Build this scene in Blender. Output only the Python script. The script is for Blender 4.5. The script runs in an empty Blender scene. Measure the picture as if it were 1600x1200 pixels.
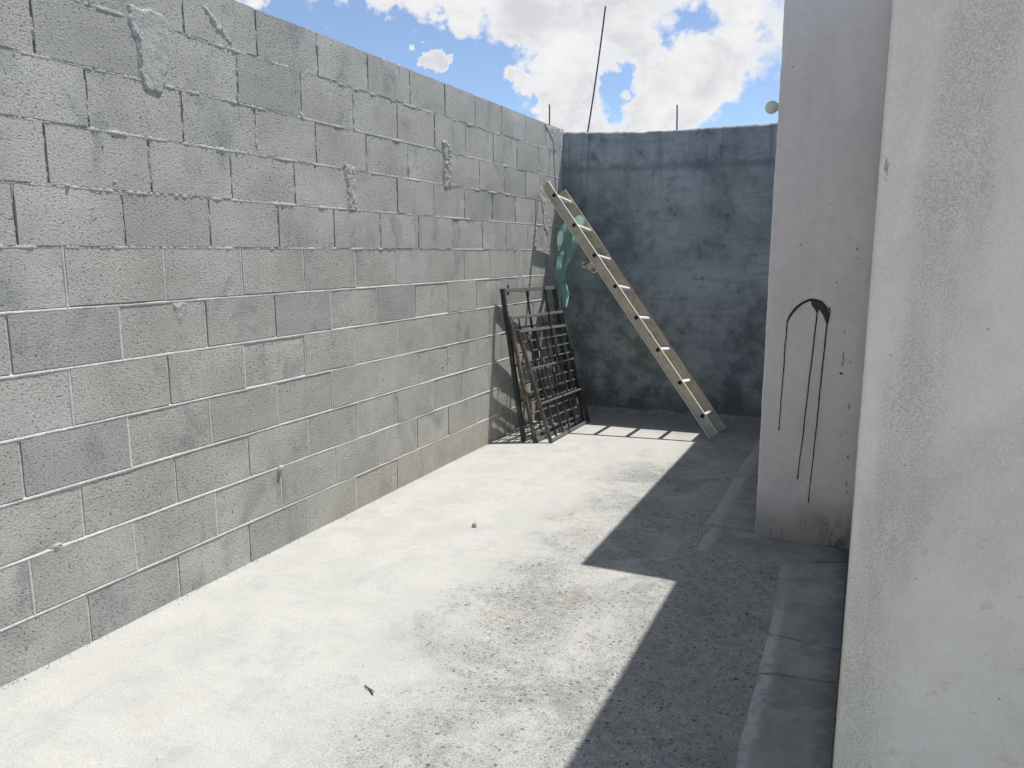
import bpy, bmesh, math, random
from mathutils import Vector, Matrix, noise

random.seed(7)
S = bpy.context.scene
C = S.collection

# ---------------------------------------------------------------- camera
FW = Vector((-0.41331483, 0.89466603, -0.16953922))
RT = Vector((0.907818016, 0.419364316, -0.000139435))
UP = Vector((-0.07097395, 0.15396839, 0.98552343))
CAM = Vector((2.4888, 0.0, 1.4069))
cd = bpy.data.cameras.new('camera')
cd.sensor_width = 36
cd.lens = 26.995
cd.clip_start = 0.05
cd.clip_end = 3000
cam = bpy.data.objects.new('camera', cd)
C.objects.link(cam)
M = Matrix((RT, UP, -FW)).transposed().to_4x4()
M.translation = CAM
cam.matrix_world = M
S.camera = cam

# ---------------------------------------------------------------- light, sky, exposure
SUN = Vector((1.0, 1.02, 3.75)).normalized()          # direction towards the sun
EL = math.asin(SUN.z)
AZ = math.atan2(SUN.x, SUN.y)
S.view_settings.view_transform = 'Standard'
S.view_settings.look = 'None'
S.view_settings.gamma = 1
S.view_settings.use_curve_mapping = False
S.view_settings.exposure = 0.68

sl = bpy.data.lights.new('sun', 'SUN')
sl.energy = 3.65
sl.angle = math.radians(0.53)
sl.color = (1.0, 0.965, 0.90)
so = bpy.data.objects.new('sun', sl)
C.objects.link(so)
so.rotation_euler = SUN.to_track_quat('Z', 'Y').to_euler()
so.location = (4, 8, 20)


class NT:
    """small helper to write node trees"""
    def __init__(self, tree):
        self.t = tree
        self.n = tree.nodes
        self.l = tree.links

    def new(self, kind, **kw):
        n = self.n.new(kind)
        for k, v in kw.items():
            setattr(n, k, v)
        return n

    def put(self, sock, val):
        if isinstance(val, bpy.types.NodeSocket):
            self.l.new(val, sock)
        elif val is not None:
            if hasattr(sock.default_value, '__len__') and isinstance(val, (tuple, list)):
                v = list(val)
                if len(sock.default_value) == 4 and len(v) == 3:
                    v.append(1)
                sock.default_value = v
            else:
                sock.default_value = val

    def math(self, op, a, b=None, c=None, clamp=False):
        n = self.new('ShaderNodeMath', operation=op, use_clamp=clamp)
        self.put(n.inputs[0], a)
        if b is not None:
            self.put(n.inputs[1], b)
        if c is not None:
            self.put(n.inputs[2], c)
        return n.outputs[0]

    def noise(self, vec, scale, detail=4, rough=0.55, dist=0.0):
        n = self.new('ShaderNodeTexNoise')
        self.put(n.inputs['Vector'], vec)
        n.inputs['Scale'].default_value = scale
        n.inputs['Detail'].default_value = detail
        n.inputs['Roughness'].default_value = rough
        n.inputs['Distortion'].default_value = dist
        return n.outputs['Fac']

    def ramp(self, f, lo, hi, a=0.0, b=1.0, smooth=True):
        n = self.new('ShaderNodeMapRange', interpolation_type='SMOOTHSTEP' if smooth else 'LINEAR')
        self.put(n.inputs[0], f)
        n.inputs[1].default_value = lo
        n.inputs[2].default_value = hi
        n.inputs[3].default_value = a
        n.inputs[4].default_value = b
        return n.outputs[0]

    def mix(self, f, a, b, mode='MIX'):
        n = self.new('ShaderNodeMix', data_type='RGBA', blend_type=mode)
        self.put(n.inputs[0], f)
        self.put(n.inputs[6], a)
        self.put(n.inputs[7], b)
        return n.outputs[2]

    def vscale(self, vec, s):
        n = self.new('ShaderNodeVectorMath', operation='MULTIPLY')
        self.put(n.inputs[0], vec)
        n.inputs[1].default_value = s
        return n.outputs[0]

    def voro(self, vec, scale, feature='F1', rand=1.0):
        n = self.new('ShaderNodeTexVoronoi', feature=feature)
        self.put(n.inputs['Vector'], vec)
        n.inputs['Scale'].default_value = scale
        n.inputs['Randomness'].default_value = rand
        return n

    def sep(self, vec):
        n = self.new('ShaderNodeSeparateXYZ')
        self.put(n.inputs[0], vec)
        return n.outputs


def px_dir(u, v):
    return (FW * 1199.76 + RT * (u - 800) - UP * (v - 600)).normalized()


def make_world():
    w = bpy.data.worlds.new('World')
    S.world = w
    w.use_nodes = True
    t = NT(w.node_tree)
    t.n.clear()
    out = t.new('ShaderNodeOutputWorld')
    bg = t.new('ShaderNodeBackground')
    sky = t.new('ShaderNodeTexSky', sky_type='NISHITA')
    sky.sun_disc = False
    sky.sun_elevation = EL
    sky.sun_rotation = AZ
    sky.air_density = 1.0
    sky.dust_density = 0.4
    sky.ozone_density = 1.6
    sky.altitude = 1800
    co = t.new('ShaderNodeTexCoord').outputs['Generated']
    nz = t.new('ShaderNodeVectorMath', operation='NORMALIZE')
    t.l.new(co, nz.inputs[0])
    d = nz.outputs[0]
    # a flat cloud layer seen in perspective: project the direction onto a plane overhead
    x, y, z = t.sep(d)
    zz = t.math('ADD', t.math('MAXIMUM', z, 0.0), 0.22)
    cmb = t.new('ShaderNodeCombineXYZ')
    t.l.new(t.math('DIVIDE', x, zz), cmb.inputs[0])
    t.l.new(t.math('DIVIDE', y, zz), cmb.inputs[1])
    P = cmb.outputs[0]
    # the individual clouds and gaps of the day
    blobs = [(520, -8, 50, .7), (610, -25, 60, .7), (700, -15, 60, .6), (800, 20, 70, .7), (870, 25, 80, .6), (950, 20, 60, .3),
             (835, 126, 30, .8), (885, 122, 42, .7), (945, 90, 55, .6), (1000, 110, 70, .6), (1060, 110, 60, .5), (1130, 105, 100, .8),
             (960, 190, 60, .7), (860, 190, 45, .6), (1050, 165, 60, .4), (666, 88, 19, 2.0), (694, 95, 22, 2.0), (388, 8, 26, .8), (1180, 20, 26, .4), (1090, 0, 40, .5),
             (480, 75, 60, -.8), (560, 70, 62, -1.1), (625, 112, 60, -1.0), (735, 92, 38, -.9), (765, 140, 52, -1.1), (810, 95, 22, -.5),
             (965, 140, 36, -1.2), (1070, 45, 36, -1.1), (1110, 40, 34, -.6), (1150, 185, 50, -1.1), (1215, 180, 40, -.9), (820, 160, 22, -.6),
             (640, 60, 30, -.4), (690, 56, 20, -1.2), (655, 130, 36, -.5), (735, 125, 34, -.5), (965, 140, 30, -.9), (440, 30, 40, -.7), (1200, 50, 26, -.5), (1030, 60, 24, -.5)]
    # the outlines are ragged: bend the directions a little before placing the clouds
    wn = t.new('ShaderNodeTexNoise')
    t.l.new(d, wn.inputs['Vector'])
    wn.inputs['Scale'].default_value = 22.0
    wn.inputs['Detail'].default_value = 5
    wn.inputs['Roughness'].default_value = .6
    wv = t.new('ShaderNodeVectorMath', operation='SUBTRACT')
    t.l.new(wn.outputs['Color'], wv.inputs[0])
    wv.inputs[1].default_value = (.5, .5, .5)
    wa = t.new('ShaderNodeVectorMath', operation='ADD')
    t.l.new(d, wa.inputs[0])
    t.l.new(t.vscale(wv.outputs[0], (.11, .11, .11)), wa.inputs[1])
    wz = t.new('ShaderNodeVectorMath', operation='NORMALIZE')
    t.l.new(wa.outputs[0], wz.inputs[0])
    dw = wz.outputs[0]
    acc = None
    for (u, v, r, s) in blobs:
        q = px_dir(u, v)
        dp = t.new('ShaderNodeVectorMath', operation='DOT_PRODUCT')
        t.l.new(dw, dp.inputs[0])
        dp.inputs[1].default_value = q
        k = 2.0 / (r / 1200.0) ** 2
        e = t.math('EXPONENT', t.math('MULTIPLY_ADD', dp.outputs['Value'], k, -k))
        acc = t.math('MULTIPLY_ADD', e, s, acc if acc is not None else 0.0)
    n1 = t.noise(P, 1.3, 3, 0.5)
    n2 = t.noise(d, 11.0, 9, 0.62, 0.25)
    n3 = t.noise(d, 40.0, 6, 0.6)
    acc = t.math('MULTIPLY', t.math('TANH', t.math('MULTIPLY', acc, 1.5)), 0.62)
    fld = t.math('ADD', acc, t.math('MULTIPLY_ADD', n1, 0.8, -0.42))
    fld = t.math('ADD', fld, t.math('MULTIPLY_ADD', n2, 2.3, -1.15))
    fld = t.math('ADD', fld, t.math('MULTIPLY_ADD', n3, .6, -0.3))
    mask = t.ramp(fld, -0.14, 0.44)
    mask = t.math('POWER', mask, 0.8)
    # thicker parts of the clouds are greyer underneath
    n4 = t.noise(t.vscale(d, (1, 1, 1.7)), 6.5, 7, 0.58, 0.3)
    core = t.math('MULTIPLY', t.ramp(n4, 0.37, 0.60), t.ramp(fld, 0.20, 0.60))
    ccol = t.mix(core, (5.3, 5.25, 5.25), (3.9, 3.95, 4.2))
    skyc = t.mix(1.0, sky.outputs[0], (0.84, 0.89, 0.94), 'MULTIPLY')
    # thin veil of high haze
    skyc = t.mix(0.10, skyc, (4.6, 4.8, 5.2))
    c = t.mix(mask, skyc, ccol)
    t.l.new(c, bg.inputs[0])
    bg.inputs[1].default_value = 0.108
    t.l.new(bg.outputs[0], out.inputs[0])


make_world()


# ---------------------------------------------------------------- materials
def mat(name):
    m = bpy.data.materials.new(name)
    m.use_nodes = True
    t = NT(m.node_tree)
    b = t.n['Principled BSDF']
    g = t.new('ShaderNodeNewGeometry')
    return m, t, b, g.outputs['Position']


def bump(t, h, dist, strength=1.0, prev=None):
    n = t.new('ShaderNodeBump')
    n.inputs['Strength'].default_value = strength
    n.inputs['Distance'].default_value = dist
    t.l.new(h, n.inputs['Height'])
    if prev is not None:
        t.l.new(prev, n.inputs['Normal'])
    return n.outputs[0]


def block_material():
    m, t, b, p = mat('concrete_block')
    oi = t.new('ShaderNodeObjectInfo').outputs['Random']
    x, y, z = t.sep(p)
    big = t.noise(p, 2.6, 4, 0.6)
    mid = t.noise(p, 9.0, 4, 0.6)
    col = t.mix(t.ramp(big, .3, .7), (0.39, 0.394, 0.367), (0.51, 0.515, 0.488))
    # each casting has its own tone
    col = t.mix(t.ramp(oi, 0.0, 0.25, 0.50, 0.0), col, (0.305, 0.315, 0.315))
    o2 = t.math('FRACT', t.math('MULTIPLY', oi, 7.31))
    col = t.mix(t.ramp(o2, 0.0, 1.0, 0.0, 0.30, False), col, (0.415, 0.405, 0.365))
    # damp patches, darker half blocks
    wet = t.noise(t.vscale(p, (1, 1.0, 0.55)), 4.3, 5, 0.62, 0.6)
    col = t.mix(t.ramp(wet, .52, .68, 0, .55), col, (0.24, 0.26, 0.265))
    # lime and mortar dust run off
    dust = t.noise(t.vscale(p, (1, 6.0, 0.9)), 3.0, 5, 0.65)
    col = t.mix(t.ramp(dust, .60, .80, 0, .40), col, (0.60, 0.60, 0.57))
    # earth splashed against the foot of the far half
    foot = t.math('MULTIPLY', t.ramp(z, 0.0, 0.45, 1, 0), t.ramp(y, 2.3, 4.2))
    col = t.mix(t.math('MULTIPLY', foot, t.ramp(mid, .3, .7, .15, .7)), col, (0.40, 0.345, 0.275))
    # grain of the aggregate
    g1 = t.noise(p, 230.0, 3, 0.75)
    g2 = t.noise(t.vscale(p, (1, .8, 1.2)), 112.0, 4, 0.7)
    col = t.mix(t.ramp(g1, .30, .72, 0, 1), t.mix(1.0, col, (0.72, 0.72, 0.72), 'MULTIPLY'), t.mix(1.0, col, (1.17, 1.17, 1.16), 'MULTIPLY'))
    open_ = t.noise(p, 5.0, 3, .6)
    pf = t.math('ADD', g2, t.math('MULTIPLY_ADD', open_, .10, -.05))
    pits = t.ramp(pf, .41, .34, 0, 1)
    big_pit = t.ramp(t.noise(p, 36.0, 2, .5), .27, .22, 0, 1)
    pits = t.math('MAXIMUM', pits, big_pit)
    col = t.mix(t.math('MULTIPLY', pits, 0.72), col, (0.10, 0.105, 0.105))
    t.l.new(col, b.inputs['Base Color'])
    b.inputs['Roughness'].default_value = 0.95
    b.inputs['Specular IOR Level'].default_value = 0.15
    h = t.math('ADD', t.math('MULTIPLY', g2, 1.5), t.math('MULTIPLY', g1, 0.7))
    h = t.math('SUBTRACT', h, t.math('MULTIPLY', pits, .6))
    t.l.new(bump(t, h, 0.0042, 0.9), b.inputs['Normal'])
    return m


def mortar_material(name, c0, c1, rough=0.0035):
    m, t, b, p = mat(name)
    n = t.noise(p, 14, 5, .65)
    g = t.noise(p, 170, 4, .7)
    col = t.mix(t.ramp(n, .3, .7), c0, c1)
    col = t.mix(t.ramp(g, .32, .62, .55, 0), col, (0.20, 0.20, 0.195))
    t.l.new(col, b.inputs['Base Color'])
    b.inputs['Roughness'].default_value = 0.95
    b.inputs['Specular IOR Level'].default_value = 0.1
    t.l.new(bump(t, t.math('ADD', g, t.math('MULTIPLY', t.noise(p, 60, 5, .75), 1.6)), rough, 1.0), b.inputs['Normal'])
    return m


def floor_material():
    m, t, b, p = mat('worn_concrete')
    x, y, z = t.sep(p)
    n1 = t.noise(p, 0.9, 5, .6)
    n2 = t.noise(p, 4.0, 6, .62, .4)
    n3 = t.noise(p, 24.0, 5, .65)
    brush = t.noise(t.vscale(p, (2.0, 9.0, 1)), 2.4, 6, .68, 1.2)
    col = t.mix(t.ramp(n2, .3, .7), (0.39, 0.39, 0.37), (0.46, 0.457, 0.43))
    col = t.mix(t.ramp(brush, .35, .7, 0, .28), col, (0.50, 0.497, 0.475))
    col = t.mix(t.ramp(n1, .52, .72, 0, .5), col, (0.43, 0.41, 0.36))
    # surface worn off near the house: exposed grey sand and stones
    wear = t.math('ADD', t.math('MULTIPLY_ADD', n2, 0.9, -0.45), t.math('MULTIPLY_ADD', n1, 1.0, -0.5))
    wear = t.ramp(t.math('ADD', x, wear), 0.70, 1.55)
    farf = t.math('MAXIMUM', t.ramp(y, 4.6, 5.7, 1.0, 0.35), t.math('MULTIPLY', t.ramp(x, 1.15, 1.6), .9))  # wear kept up at far right, also painting in the shade there
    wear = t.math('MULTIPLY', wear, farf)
    pat = t.noise(p, 2.7, 5, .66, .5)
    wear = t.math('MULTIPLY', wear, t.math('MAXIMUM', t.ramp(pat, .36, .62, .30, 1.0), t.ramp(x, 1.45, 2.0)))
    band = t.ramp(t.noise(t.vscale(p, (1.6, .6, 1)), 1.7, 4, .6, .5), .50, .62)
    worn = t.mix(t.ramp(n3, .3, .7), (0.175, 0.180, 0.170), (0.39, 0.385, 0.36))
    worn = t.mix(t.math('MULTIPLY', band, .55), worn, (0.25, 0.25, 0.25))
    col = t.mix(t.math('MULTIPLY', wear, t.ramp(n2, .3, .6, .55, .95)), col, worn)
    # grey grain everywhere
    g = t.noise(p, 150, 4, .75)
    dens = t.ramp(wear, 0, 1, .30, .80)
    col = t.mix(t.math('MULTIPLY', t.ramp(g, .40, .58, 1, 0), dens), col, (0.17, 0.17, 0.165))
    hue = t.noise(p, 3.3, 5, .65, .3)
    col = t.mix(t.math('MULTIPLY', t.ramp(hue, .52, .70), t.math('MULTIPLY', wear, .45)), col, (0.15, 0.175, 0.165))
    col = t.mix(t.math('MULTIPLY', t.ramp(hue, .46, .32), t.math('MULTIPLY', wear, .40)), col, (0.31, 0.275, 0.22))
    scuff = t.noise(t.vscale(p, (1.5, .8, 1)), 3.0, 7, .7, .2)
    col = t.mix(t.ramp(scuff, .555, .60, 0, .22), col, (0.27, 0.27, 0.275))
    # exposed stones, several sizes
    stones = None
    for sc, lo, hi, thr, dark in ((46, .24, .34, .64, 0.035), (100, .24, .38, .55, 0.05), (26, .15, .23, .82, 0.03), (70, .22, .33, .66, .045), (150, .26, .42, .55, .06)):
        pp = t.new('ShaderNodeVectorMath', operation='ADD')
        t.l.new(p, pp.inputs[0])
        wob = t.new('ShaderNodeTexNoise')
        t.l.new(p, wob.inputs['Vector'])
        wob.inputs['Scale'].default_value = sc * 1.4
        t.l.new(t.vscale(wob.outputs['Color'], (.55 / sc, .55 / sc, 0)), pp.inputs[1])
        v = t.voro(pp.outputs[0], sc)
        cs = t.sep(v.outputs['Color'])
        sel = t.ramp(cs[0], thr, thr + .02)
        blob = t.math('MULTIPLY', t.ramp(v.outputs['Distance'], lo, hi, 1, 0), sel)
        sm = t.math('MULTIPLY', blob, t.math('MULTIPLY', t.ramp(wear, .02, .75, .05, 1.0), t.ramp(cs[2], .0, 1.0, .45, 1.0)))
        scol = t.mix(cs[1], (dark, dark, dark * 1.05), (dark * 3.4, dark * 3.35, dark * 3.2))
        col = t.mix(t.math('MULTIPLY', sm, .85), col, scol)
        stones = blob if stones is None else t.math('MAXIMUM', stones, blob)
    # shade at the foot of the far wall, put into the floor colour
    dirt_shade = t.ramp(t.math('ADD', y, t.math('MULTIPLY_ADD', n2, .5, -.25)), 5.72, 6.15)
    col = t.mix(t.math('MULTIPLY', dirt_shade, .6), col, (0.19, 0.19, 0.175))
    fine = t.noise(t.vscale(p, (6.0, 60.0, 1)), 2.0, 4, .6)
    col = t.mix(t.math('MULTIPLY', t.ramp(fine, .46, .66), .16), col, (0.30, 0.30, 0.29))
    # footprints of earth and a few tea-coloured stains
    st = t.noise(p, 2.1, 4, .6, .8)
    col = t.mix(t.ramp(st, .62, .78, 0, .30), col, (0.40, 0.37, 0.28))
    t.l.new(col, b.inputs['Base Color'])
    b.inputs['Roughness'].default_value = .9
    b.inputs['Specular IOR Level'].default_value = .2
    h = t.math('ADD', t.math('MULTIPLY', g, .5), t.math('MULTIPLY', n3, 1.2))
    h = t.math('ADD', h, t.math('MULTIPLY', stones, t.math('MULTIPLY', wear, .5)))
    nb = bump(t, h, .0016, .7)
    nb = bump(t, n2, .012, .5, nb)
    t.l.new(nb, b.inputs['Normal'])
    return m


def skirt_material():
    m, t, b, p = mat('cement_skirt')
    n2 = t.noise(p, 5.0, 6, .65, .7)
    n3 = t.noise(p, 30.0, 5, .65)
    col = t.mix(t.ramp(n2, .3, .72), (0.16, 0.17, 0.16), (0.29, 0.295, 0.28))
    col = t.mix(t.ramp(n3, .5, .75, 0, .3), col, (0.40, 0.40, 0.39))
    x, y, z = t.sep(p)
    moss = t.noise(p, 3.1, 5, .65, .4)
    col = t.mix(t.ramp(moss, .5, .75, 0, .5), col, (0.17, 0.185, 0.14))
    edge = t.math('ADD', x, t.math('MULTIPLY_ADD', n2, .10, -.05))
    worn = t.math('MULTIPLY', t.ramp(edge, 2.30, 2.265), t.ramp(n3, .30, .55))
    near_ = t.ramp(y, 3.5, 2.6)
    worn2 = t.math('MULTIPLY', t.math('MULTIPLY', t.ramp(edge, 1.90, 1.855), t.ramp(n3, .28, .5)), t.ramp(y, 3.45, 3.6))
    col = t.mix(t.math('MULTIPLY', worn2, .5), col, (0.42, 0.43, 0.42))
    col = t.mix(t.math('MULTIPLY', t.math('MULTIPLY', worn, near_), .60), col, (0.46, 0.47, 0.46))
    dirt_shade = t.math('ADD', x, t.math('MULTIPLY_ADD', n3, .14, -.07))
    col = t.mix(t.ramp(dirt_shade, 2.42, 2.49, 0, .6), col, (0.05, 0.052, 0.058))
    lime = t.noise(t.vscale(p, (1, 2.2, 1)), 7.0, 5, .7)
    col = t.mix(t.ramp(lime, .62, .74, 0, .6), col, (0.48, 0.48, 0.47))
    t.l.new(col, b.inputs['Base Color'])
    b.inputs['Roughness'].default_value = .8
    nb = bump(t, t.math('ADD', n3, t.noise(p, 150, 4, .7)), .002, .6)
    t.l.new(bump(t, n2, .002, .4, nb), b.inputs['Normal'])
    return m


def back_wall_material():
    m, t, b, p = mat('slate_blue_render')
    x, y, z = t.sep(p)
    n1 = t.noise(p, 1.25, 5, .6, .25)
    n2 = t.noise(p, 6.0, 8, .72, .15)
    n3 = t.noise(p, 26.0, 6, .72)
    n4 = t.noise(p, 95.0, 4, .7)
    tro = t.noise(t.vscale(p, (1.0, 1.0, 4.5)), 3.6, 7, .72, .5)
    brush = t.noise(t.vscale(p, (9.0, 9.0, 1.2)), 5.0, 5, .7)
    col = t.mix(t.ramp(n1, .34, .66), (0.14, 0.172, 0.19), (0.335, 0.37, 0.39))
    col = t.mix(t.ramp(n2, .44, .66, 0, .55), col, (0.36, 0.40, 0.42))
    col = t.mix(t.ramp(tro, .50, .62, 0, .5), col, (0.16, 0.23, 0.23))
    col = t.mix(t.ramp(n2, .46, .34, 0, .7), col, (0.085, 0.105, 0.125))
    col = t.mix(t.ramp(brush, .50, .68, 0, .35), col, (0.16, 0.20, 0.225))
    # where the paint is thin the grey-green cement shows; damp rising from the foot
    low = t.ramp(t.math('ADD', z, t.math('MULTIPLY_ADD', n2, 1.1, -.55)), .55, 1.35, 1, 0)
    left = t.ramp(t.math('ADD', x, t.math('MULTIPLY', n1, .5)), .9, 1.6, 1, .25)
    lowc = t.mix(t.ramp(n2, .42, .60), (0.115, 0.13, 0.12), (0.28, 0.30, 0.275))
    col = t.mix(t.math('MULTIPLY', low, t.math('MULTIPLY', left, .75)), col, lowc)
    damp = t.ramp(t.math('ADD', z, t.math('MULTIPLY_ADD', n2, .5, -.25)), .08, .34, .6, 0)
    col = t.mix(damp, col, (0.07, 0.08, 0.085))
    # a seam of plastering a hand below the top, and drips under the rebars
    zs = t.math('ADD', z, t.math('MULTIPLY_ADD', n2, .12, -.06))
    seam = t.math('MULTIPLY', t.ramp(zs, 2.06, 2.10), t.ramp(zs, 2.16, 2.11))
    col = t.mix(t.math('MULTIPLY', seam, .45), col, (0.09, 0.125, 0.135))
    run = t.noise(t.vscale(p, (5.0, 5.0, .35)), 2.2, 4, .6)
    col = t.mix(t.math('MULTIPLY', t.ramp(run, .53, .64), t.ramp(z, 1.7, 2.35, 0, .45)), col, (0.075, 0.125, 0.145))
    # bare rubbed patches and pin holes
    rub = t.noise(p, 11.0, 7, .75)
    col = t.mix(t.ramp(rub, .60, .66, 0, .35), col, (0.36, 0.385, 0.39))
    col = t.mix(t.ramp(n3, .60, .74, 0, .35), col, (0.33, 0.36, 0.37))
    col = t.mix(t.ramp(n3, .38, .26, 0, .6), col, (0.05, 0.07, 0.08))
    col = t.mix(t.ramp(n4, .36, .26, 0, .5), col, (0.05, 0.065, 0.075))
    t.l.new(col, b.inputs['Base Color'])
    b.inputs['Roughness'].default_value = .75
    nb = bump(t, t.math('ADD', n3, t.math('MULTIPLY', n4, .5)), .004, .7)
    t.l.new(bump(t, tro, .015, .4, nb), b.inputs['Normal'])
    return m


def plaster_material(name, base, light, stain, green, grain=420, streak=1.0, foot=0.0, gr=.22, band=False):
    m, t, b, p = mat(name)
    x, y, z = t.sep(p)
    n1 = t.noise(t.vscale(p, (1, 1, .45)), 4.2, 5, .6, .4)
    n2 = t.noise(p, 17.0, 6, .68)
    g = t.noise(p, grain, 3, .75)
    g2 = t.noise(t.vscale(p, (1, 1, .7)), grain * .62, 6, .75)
    col = t.mix(t.ramp(n2, .3, .7), base, light)
    # dark dirt caught in the roughness of the surface in vertical drifts
    d = t.math('MULTIPLY', t.ramp(n1, .46, .66), t.ramp(g2, .35, .62, .25, 1))
    col = t.mix(t.math('MULTIPLY', d, .62 * streak), col, stain)
    if band:
        # broad drift of grey dirt running down the wall a hand's width in from the corner
        n5 = t.noise(t.vscale(p, (1, 1, .45)), 7.0, 6, .66, .3)
        n6 = t.noise(t.vscale(p, (1, 1, .16)), 34.0, 5, .7)
        xx = t.math('ADD', x, t.math('MULTIPLY_ADD', n5, .18, -.09))
        xx = t.math('ADD', xx, t.math('MULTIPLY_ADD', z, -.09, .105))
        bd = t.math('MULTIPLY', t.ramp(xx, 2.495, 2.555), t.ramp(xx, 2.69, 2.59))
        gr_ = t.ramp(t.math('ADD', t.math('MULTIPLY', t.noise(p, 340, 3, .8), .95), t.math('MULTIPLY', n6, .22)), .50, .70, .10, 1)
        col = t.mix(t.math('MULTIPLY', t.math('MULTIPLY', bd, gr_), .66), col, stain)
        vo = t.voro(p, 26.0)
        vc = t.sep(vo.outputs['Color'])[0]
        col = t.mix(t.math('MULTIPLY', t.ramp(vo.outputs['Distance'], .03, .07, .7, 0), t.ramp(vc, .72, .74)), col, (0.20, 0.17, 0.13))
        # pale scuffs and a few tan stains low down
        tan = t.math('MULTIPLY', t.ramp(t.noise(p, 24.0, 4, .65), .60, .72), t.ramp(z, 1.02, .90))
        col = t.mix(t.math('MULTIPLY', tan, .45), col, (0.62, 0.42, 0.22))
    tea = t.noise(p, 9.0, 4, .6, .5)
    col = t.mix(t.ramp(tea, .62, .80, 0, .35 * streak), col, green)
    col = t.mix(t.ramp(g, .36, .60, gr, 0), col, stain)
    if foot:
        f = t.math('ADD', z, t.math('MULTIPLY_ADD', n1, .35, -.175))
        col = t.mix(t.ramp(f, .02, .30, foot, 0), col, (0.19, 0.185, 0.145))
        v = t.noise(t.vscale(p, (9, 9, 1.3)), 4.0, 5, .7)
        col = t.mix(t.math('MULTIPLY', t.ramp(v, .60, .70), t.ramp(z, .03, .26, .8, 0)), col, (0.06, 0.06, 0.055))
        moss_ = t.math('MULTIPLY', t.ramp(t.noise(t.vscale(p, (1, 1, .6)), 22.0, 5, .7), .42, .62), t.math('MULTIPLY', t.ramp(x, 2.30, 2.42), t.ramp(z, .26, .05)))
        col = t.mix(t.math('MULTIPLY', moss_, .75), col, (0.09, 0.09, 0.06))
        # small dark flecks
        vo = t.voro(t.vscale(p, (1, 1, .55)), 17.0)
        cs = t.sep(vo.outputs['Color'])[0]
        col = t.mix(t.math('MULTIPLY', t.ramp(vo.outputs['Distance'], .035, .07, .9, 0), t.ramp(cs, .80, .82)), col, (0.05, 0.045, 0.045))
    t.l.new(col, b.inputs['Base Color'])
    b.inputs['Roughness'].default_value = .85
    b.inputs['Specular IOR Level'].default_value = .2
    nb = bump(t, t.math('ADD', g, t.math('MULTIPLY', g2, 1.2)), .0011, .65)
    t.l.new(bump(t, n2, .005, .4, nb), b.inputs['Normal'])
    return m


def paint_metal(name, base, rust_amt):
    m, t, b, p = mat(name)
    n = t.noise(p, 26, 5, .65)
    n2 = t.noise(p, 110, 4, .7)
    f = t.ramp(t.math('ADD', n, t.math('MULTIPLY_ADD', n2, .3, -.15)), .72 - rust_amt, .82 - rust_amt)
    rust = t.mix(t.ramp(n2, .3, .7), (0.085, 0.045, 0.028), (0.17, 0.10, 0.062))
    col = t.mix(f, base, rust)
    dust = t.noise(p, 9, 4, .6)
    col = t.mix(t.ramp(dust, .45, .7, 0, .30), col, (0.16, 0.165, 0.16))
    t.l.new(col, b.inputs['Base Color'])
    t.l.new(t.math('MULTIPLY_ADD', f, .35, .5), b.inputs['Roughness'])
    t.l.new(bump(t, n2, .0012, .5), b.inputs['Normal'])
    return m


def simple(name, c0, c1, rough=.6, metal=0.0, scale=30, bmp=.001):
    m, t, b, p = mat(name)
    n = t.noise(p, scale, 5, .65)
    t.l.new(t.mix(t.ramp(n, .3, .7), c0, c1), b.inputs['Base Color'])
    b.inputs['Roughness'].default_value = rough
    b.inputs['Metallic'].default_value = metal
    t.l.new(bump(t, t.noise(p, scale * 5, 4, .7), bmp, .5), b.inputs['Normal'])
    return m


def ladder_material():
    m, t, b, p = mat('dusty_aluminium')
    x, y, z = t.sep(p)
    n = t.noise(p, 16, 5, .65)
    n2 = t.noise(p, 70, 4, .7)
    col = t.mix(t.ramp(n, .3, .7), (0.38, 0.325, 0.235), (0.52, 0.455, 0.34))
    col = t.mix(t.ramp(n2, .60, .78, 0, .6), col, (0.20, 0.13, 0.08))
    sp = t.noise(p, 7.5, 4, .7)
    col = t.mix(t.ramp(sp, .64, .70, 0, .8), col, (0.16, 0.10, 0.065))
    teal = t.math('MULTIPLY', t.ramp(z, .10, .42, 1, 0), t.ramp(n, .35, .6))
    col = t.mix(t.math('MULTIPLY', teal, .75), col, (0.15, 0.25, 0.22))
    t.l.new(col, b.inputs['Base Color'])
    b.inputs['Metallic'].default_value = .15
    b.inputs['Roughness'].default_value = .5
    t.l.new(bump(t, n2, .0008, .4), b.inputs['Normal'])
    return m


MB_ = block_material()
MORTAR_LO = mortar_material('tooled_mortar', (0.52, 0.52, 0.50), (0.66, 0.655, 0.63), .0015)
MORTAR_HI = mortar_material('rough_mortar', (0.43, 0.435, 0.425), (0.58, 0.58, 0.565), .005)
SMEAR = mortar_material('smeared_mortar', (0.40, 0.405, 0.385), (0.52, 0.525, 0.50), .003)
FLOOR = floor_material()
SKIRT = skirt_material()
BACK = back_wall_material()
NEAR = plaster_material('stained_white_plaster', (0.80, 0.745, 0.645), (0.85, 0.80, 0.705), (0.36, 0.34, 0.29), (0.56, 0.46, 0.32), 250, .45, 0, .18, True)
PILLAR = plaster_material('mauve_grey_plaster', (0.655, 0.612, 0.592), (0.715, 0.672, 0.648), (0.45, 0.41, 0.40), (0.54, 0.50, 0.42), 260, .6, .65, .22)
FILLET = mortar_material('fillet_cement', (0.17, 0.18, 0.175), (0.30, 0.305, 0.29), .004)
BLACK = paint_metal('black_paint', (0.022, 0.023, 0.025), .06)
DUSTY = paint_metal('worn_black_paint', (0.13, 0.135, 0.13), .12)
RUSTY = paint_metal('rusty_paint', (0.035, 0.033, 0.032), .28)
WORN = paint_metal('weathered_paint', (0.05, 0.047, 0.044), .18)
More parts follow.
